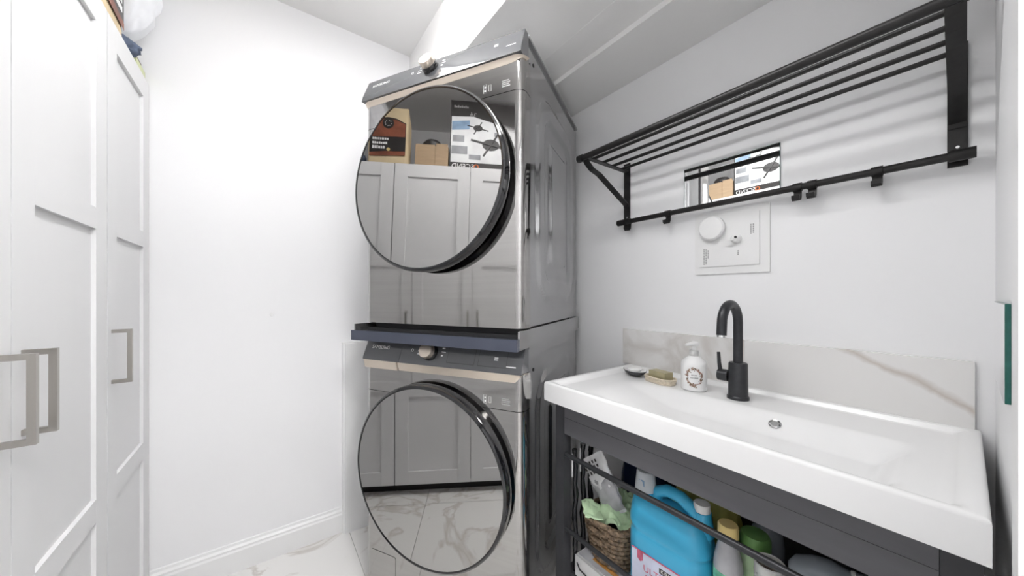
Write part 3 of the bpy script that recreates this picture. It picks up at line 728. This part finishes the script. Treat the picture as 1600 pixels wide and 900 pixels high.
obj('white_cap', lathe([(0, .3955), (.0205, .3955), (.0205, .413), (.019, .416), (0, .416)], 28, (.012, -.078, 0)), 'white', t, True)
lb = obj('label', prism(rrect(.175, .165, .006, 4, 0, .155), 'x', -.0605, -.0592), 'jug_label', t)
bm = nb()
for a, b_ in (((-.088, .238), (.088, .238)), ((-.088, .072), (.088, .072))): tube([(-.0607, a[0], a[1]), (-.0607, b_[0], b_[1])], .0018, 5, bm=bm)
prism([(.052, .237), (.07, .237), (.07, .215), (.061, .208), (.052, .215)], 'x', -.0612, -.0606, bm); prism([(.03, .09), (.088, .09), (.088, .15), (.06, .13)], 'x', -.0612, -.0606, bm)
obj('pink_print', bm, 'pink', lb)
obj('name_plate', box(-.0613, -.0606, -.070, .004, .210, .224), 'label_black', lb)
bm = text('KIRKLAND', .0135, (-.0616, -.033, .217), (0, -1, 0), (0, 0, 1)); obj('plate_lettering', bm, 'print', lb)
bm = text('ULTRA', .026, (-.061, .012, .195), (0, -1, 0), (0, 0, 1)); text('ULTRA', .026, (-.061, .006, .170), (0, -1, 0), (0, 0, 1), bm=bm)
obj('lettering', bm, 'pink', lb)
t = thing('measuring_cup', 'clear measuring cup turned over on the spout of the blue jug', 'cup', (.932, .5780, SH+.389))
obj('cup_wall', lathe([(.031, 0), (.026, .052), (.023, .056), (0, .057), (0, .055), (.0215, .054), (.0245, .05), (.029, .001)], 32), 'clear', t, True)
obj('blue_print', box(-.0275, -.0265, -.012, .006, .018, .036), 'photo_blue', t)

# bottle with yellow cap and green label
t = thing('clear_bottle', 'clear bottle with a pale yellow cap and a green label beside the blue jug', 'bottle', (.925, .350, SH))
obj('body', lathe([(0, 0), (.030, 0), (.032, .006), (.032, .305), (.030, .325), (.021, .365), (.019, .382), (0, .382)], 36), 'packet_grey', t, True)
obj('label', lathe([(.0324, .10), (.0326, .10), (.0326, .30), (.0324, .30)], 36), 'green_label', t, True)
obj('cap', lathe([(0, .3825), (.0225, .3825), (.0225, .405), (.020, .410), (0, .410)], 32), 'yellow', t, True)
t = thing('green_capped_bottle', 'bottle with a wide dark green cap standing behind the printed tin', 'bottle', (.982, .311, SH))
obj('body', lathe([(0, 0), (.030, 0), (.032, .006), (.032, .330), (.027, .350), (0, .350)], 32), 'mint', t, True)
obj('cap', lathe([(0, .3505), (.0325, .3505), (.0325, .375), (.029, .384), (0, .389)], 36), 'green', t, True)
t = thing('pale_bottle', 'pale blue-grey plastic bottle with a rounded top behind the green cap', 'bottle', (1.105, .322, SH))
obj('body', lathe([(0, 0), (.036, 0), (.038, .006), (.038, .30), (.034, .335), (.02, .355), (0, .36)], 32), 'grey_bottle', t, True)
obj('cap', lathe([(0, .3605), (.017, .3605), (.016, .375), (0, .376)], 24), 'white', t, True)
t = thing('printed_tin', 'open speckled white tin holding a metal scourer beside the yellow cap', 'tin', (.915, .262, SH))
obj('tin_wall', lathe([(0, 0), (.028, 0), (.029, .372), (.0305, .374), (.0285, .376), (.0268, .372), (.0268, .02), (0, .02)], 36), 'tin', t, True)
bm = nb(); random.seed(8)
for k in range(40):
    a = random.uniform(PI*.6, PI*1.5); z_ = random.uniform(.26, .355); s = random.uniform(.001, .0022)
    bm.faces.new([bm.verts.new((.0294*math.cos(a+da*s/.03), .0294*math.sin(a+da*s/.03), z_+dz_*s)) for da, dz_ in ((-1, -1), (1, -1), (1, 1), (-1, 1))])
obj('speckle_print', bm, 'label_black', t, kind='stuff')
tag(obj('scourer', lathe([(0, .340), (.0255, .340), (.0262, .358), (.022, .370), (.01, .377), (0, .378)], 28, (.915, .262, SH)), 'foam', None, True), 'dark metal pan scourer stuffed into the open tin', 'scourer')
# grey bottle leaning over
t = thing('grey_spray_bottle', 'smooth blue-grey bottle lying tilted on a support block under the apron', 'bottle', (.940, .178, .567))
rot = Matrix.Rotation(1.25, 4, 'X') @ Matrix.Rotation(.15, 4, 'Y')
for nm, pr, m_ in (('body', [(0, -.055), (.02, -.052), (.034, -.035), (.037, -.005), (.034, .022), (.022, .042), (.019, .05), (0, .05)], 'grey_bottle'), ('neck_ring', [(0, .0505), (.0205, .0505), (.0205, .057), (0, .057)], 'white'), ('neck', [(0, .0575), (.018, .0575), (.017, .11), (0, .11)], 'grey_bottle')):
    bm = lathe(pr, 32); bm.transform(rot); obj(nm, bm, m_, t, True)
bm = lathe([(.0178, .075), (.0188, .075), (.0186, .098), (.0174, .098)], 28); bm.transform(rot); obj('neck_label', bm, 'print', t, True)
t = thing('dark_carton', 'dark carton standing on the shelf under the tilted grey bottle', 'box', (.95, .14, SH))
obj('carton_body', box(-.03, .06, -.085, .075, 0, .332), 'navy', t, bevel=.002)
obj('carton_flap', box(-.048, .058, -.083, .0, .3325, .3345), 'dark', t)
